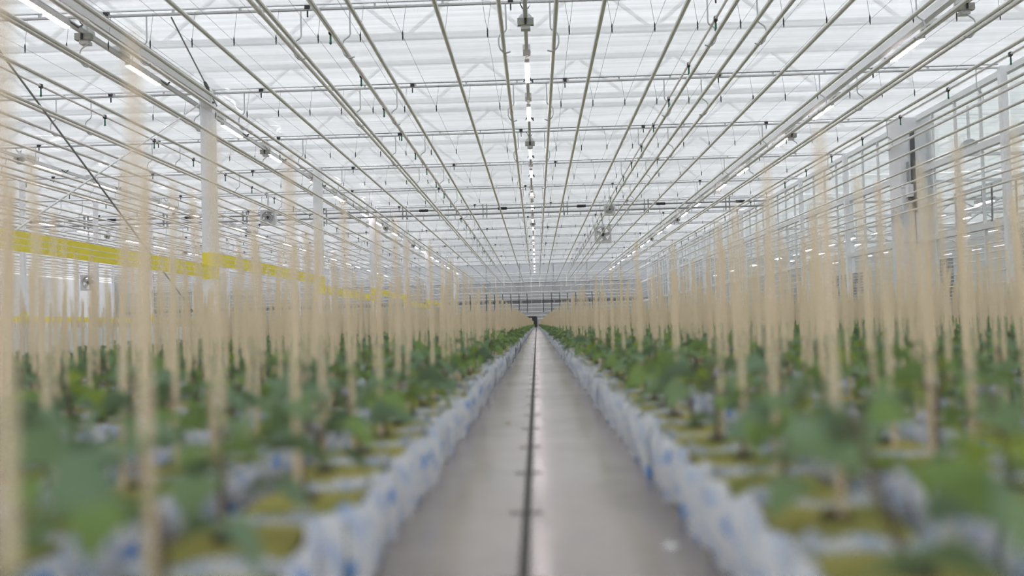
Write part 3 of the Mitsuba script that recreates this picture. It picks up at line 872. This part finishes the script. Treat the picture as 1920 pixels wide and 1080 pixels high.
for nm, lb, ca in (('distant_seedling', 'small green plants of the rows receding to the end wall', 'plants'), ('distant_growing_block', 'film-wrapped growing blocks of the rows receding to the end wall', 'blocks'),
                   ('distant_bamboo_stick', 'dense bamboo sticks of the rows receding to the end wall', 'sticks')):
    tag(nm, lb, ca, None, 'stuff')
single_groups = strip_groups('lone', 0, 1, 1, 6)
near_groups = strip_groups('near', 0, 6, 1, 4)
far_groups = strip_groups('far', 0, 12, 2, 4)
cnt = {'distant_seedling': 0, 'distant_growing_block': 0, 'distant_bamboo_stick': 0}


def put(name, group, M):
    cnt[name] += 1
    scene[f'{name}__{cnt[name]:03d}'] = {'type': 'instance', 'shapegroup': {'type': 'ref', 'id': group}, 'to_world': M}


rng = np.random.default_rng(23)
nearest = {}
for _, x, y, k, s, i in spots[:300]:
    nearest[(s, k)] = max(nearest.get((s, k), 0), y)
for _, x, y, k, s, i in sticks[:300]:
    nearest[(s, k)] = max(nearest.get((s, k), 0), y)
for x, k, s in rows:
    ymin = max(.4, (abs(x) - .8) * 1.55)
    if x < -2.2:                                     # the low partition stands there
        ymin = max(ymin, 6.9)
    # lone plants and sticks up to the place from where both are strips
    y_strip = nearest.get((s, k), ymin) + PITCH * .5
    y_strip = max(y_strip, ymin)
    for _, jx, y, k2, s2, i in spots:
        if (k2, s2) == (k, s) and y < y_strip:
            if (s, k, i) not in near:
                g = single_groups[int(rng.integers(6))]
                put('distant_seedling', g[0], at(jx, y - PITCH / 2, 0)); put('distant_growing_block', g[1], at(jx, y - PITCH / 2, 0))
    for _, jx, y, k2, s2, i in sticks:
        if (k2, s2) == (k, s) and y < y_strip and (s, k, i) not in near_stick:
            put('distant_bamboo_stick', single_groups[int(rng.integers(6))][2], at(jx, y - PITCH / 2, 0))
    for jx, y, k2, s2 in beside:                      # outside the picture, just beside it
        if (k2, s2) == (k, s) and y < y_strip:
            g = single_groups[int(rng.integers(6))]
            put('distant_seedling', g[0], at(jx, y - PITCH / 2, 0)); put('distant_growing_block', g[1], at(jx, y - PITCH / 2, 0))
    for jx, y, k2, s2 in beside_sticks:
        if (k2, s2) == (k, s) and y < y_strip:
            put('distant_bamboo_stick', single_groups[int(rng.integers(6))][2], at(jx, y - PITCH / 2, 0))
    y = y_strip
    while y < 68:
        n, G = (6, near_groups) if y < 11 else (12, far_groups)
        g = G[int(rng.integers(len(G)))]
        M = at(x, y, 0)
        put('distant_seedling', g[0], M); put('distant_growing_block', g[1], M); put('distant_bamboo_stick', g[2], M)
        y += n * PITCH

# ------------------------------------------------------------------ scraps on the aisle
def scrap(px, py, r, m, label, c, seed):
    rg = np.random.default_rng(seed)
    dx, dy = px - 1006, py - 607
    u, v = dx - .028 * dy, dy + .028 * dx
    y = H * F / v; x = u * y / F
    n = 9
    ang = np.arange(n) * 2 * np.pi / n
    rad = r * rg.uniform(.7, 1.1, n)
    ring = np.stack([np.cos(ang) * rad, np.sin(ang) * rad * .7, rg.uniform(.0005, .004, n)], 1)
    v_ = np.vstack([ring, [[0, 0, .006]], ring - [0, 0, .0004]])
    f = [[i, (i + 1) % n, n] for i in range(n)] + [[n + 1 + i, i, n + 1 + (i + 1) % n] for i in range(n)] + [[i, (i + 1) % n, n + 1 + (i + 1) % n] for i in range(n)]
    single('scrap', trimesh.Trimesh(v_, f, process=False), m, label, c, to_world=at(x, y, .0005))


scrap(1254, 1023, .0085, 'mat_paper', 'small white paper scrap on the aisle near the right film', 'scrap', 1)
scrap(894, 788, .006, 'mat_paper', 'tiny white scrap on the aisle near the left film', 'scrap', 2)
scrap(953, 794, .007, 'mat_dry_leaf', 'small dry brown leaf on the aisle left of the drain line', 'leaf', 3)
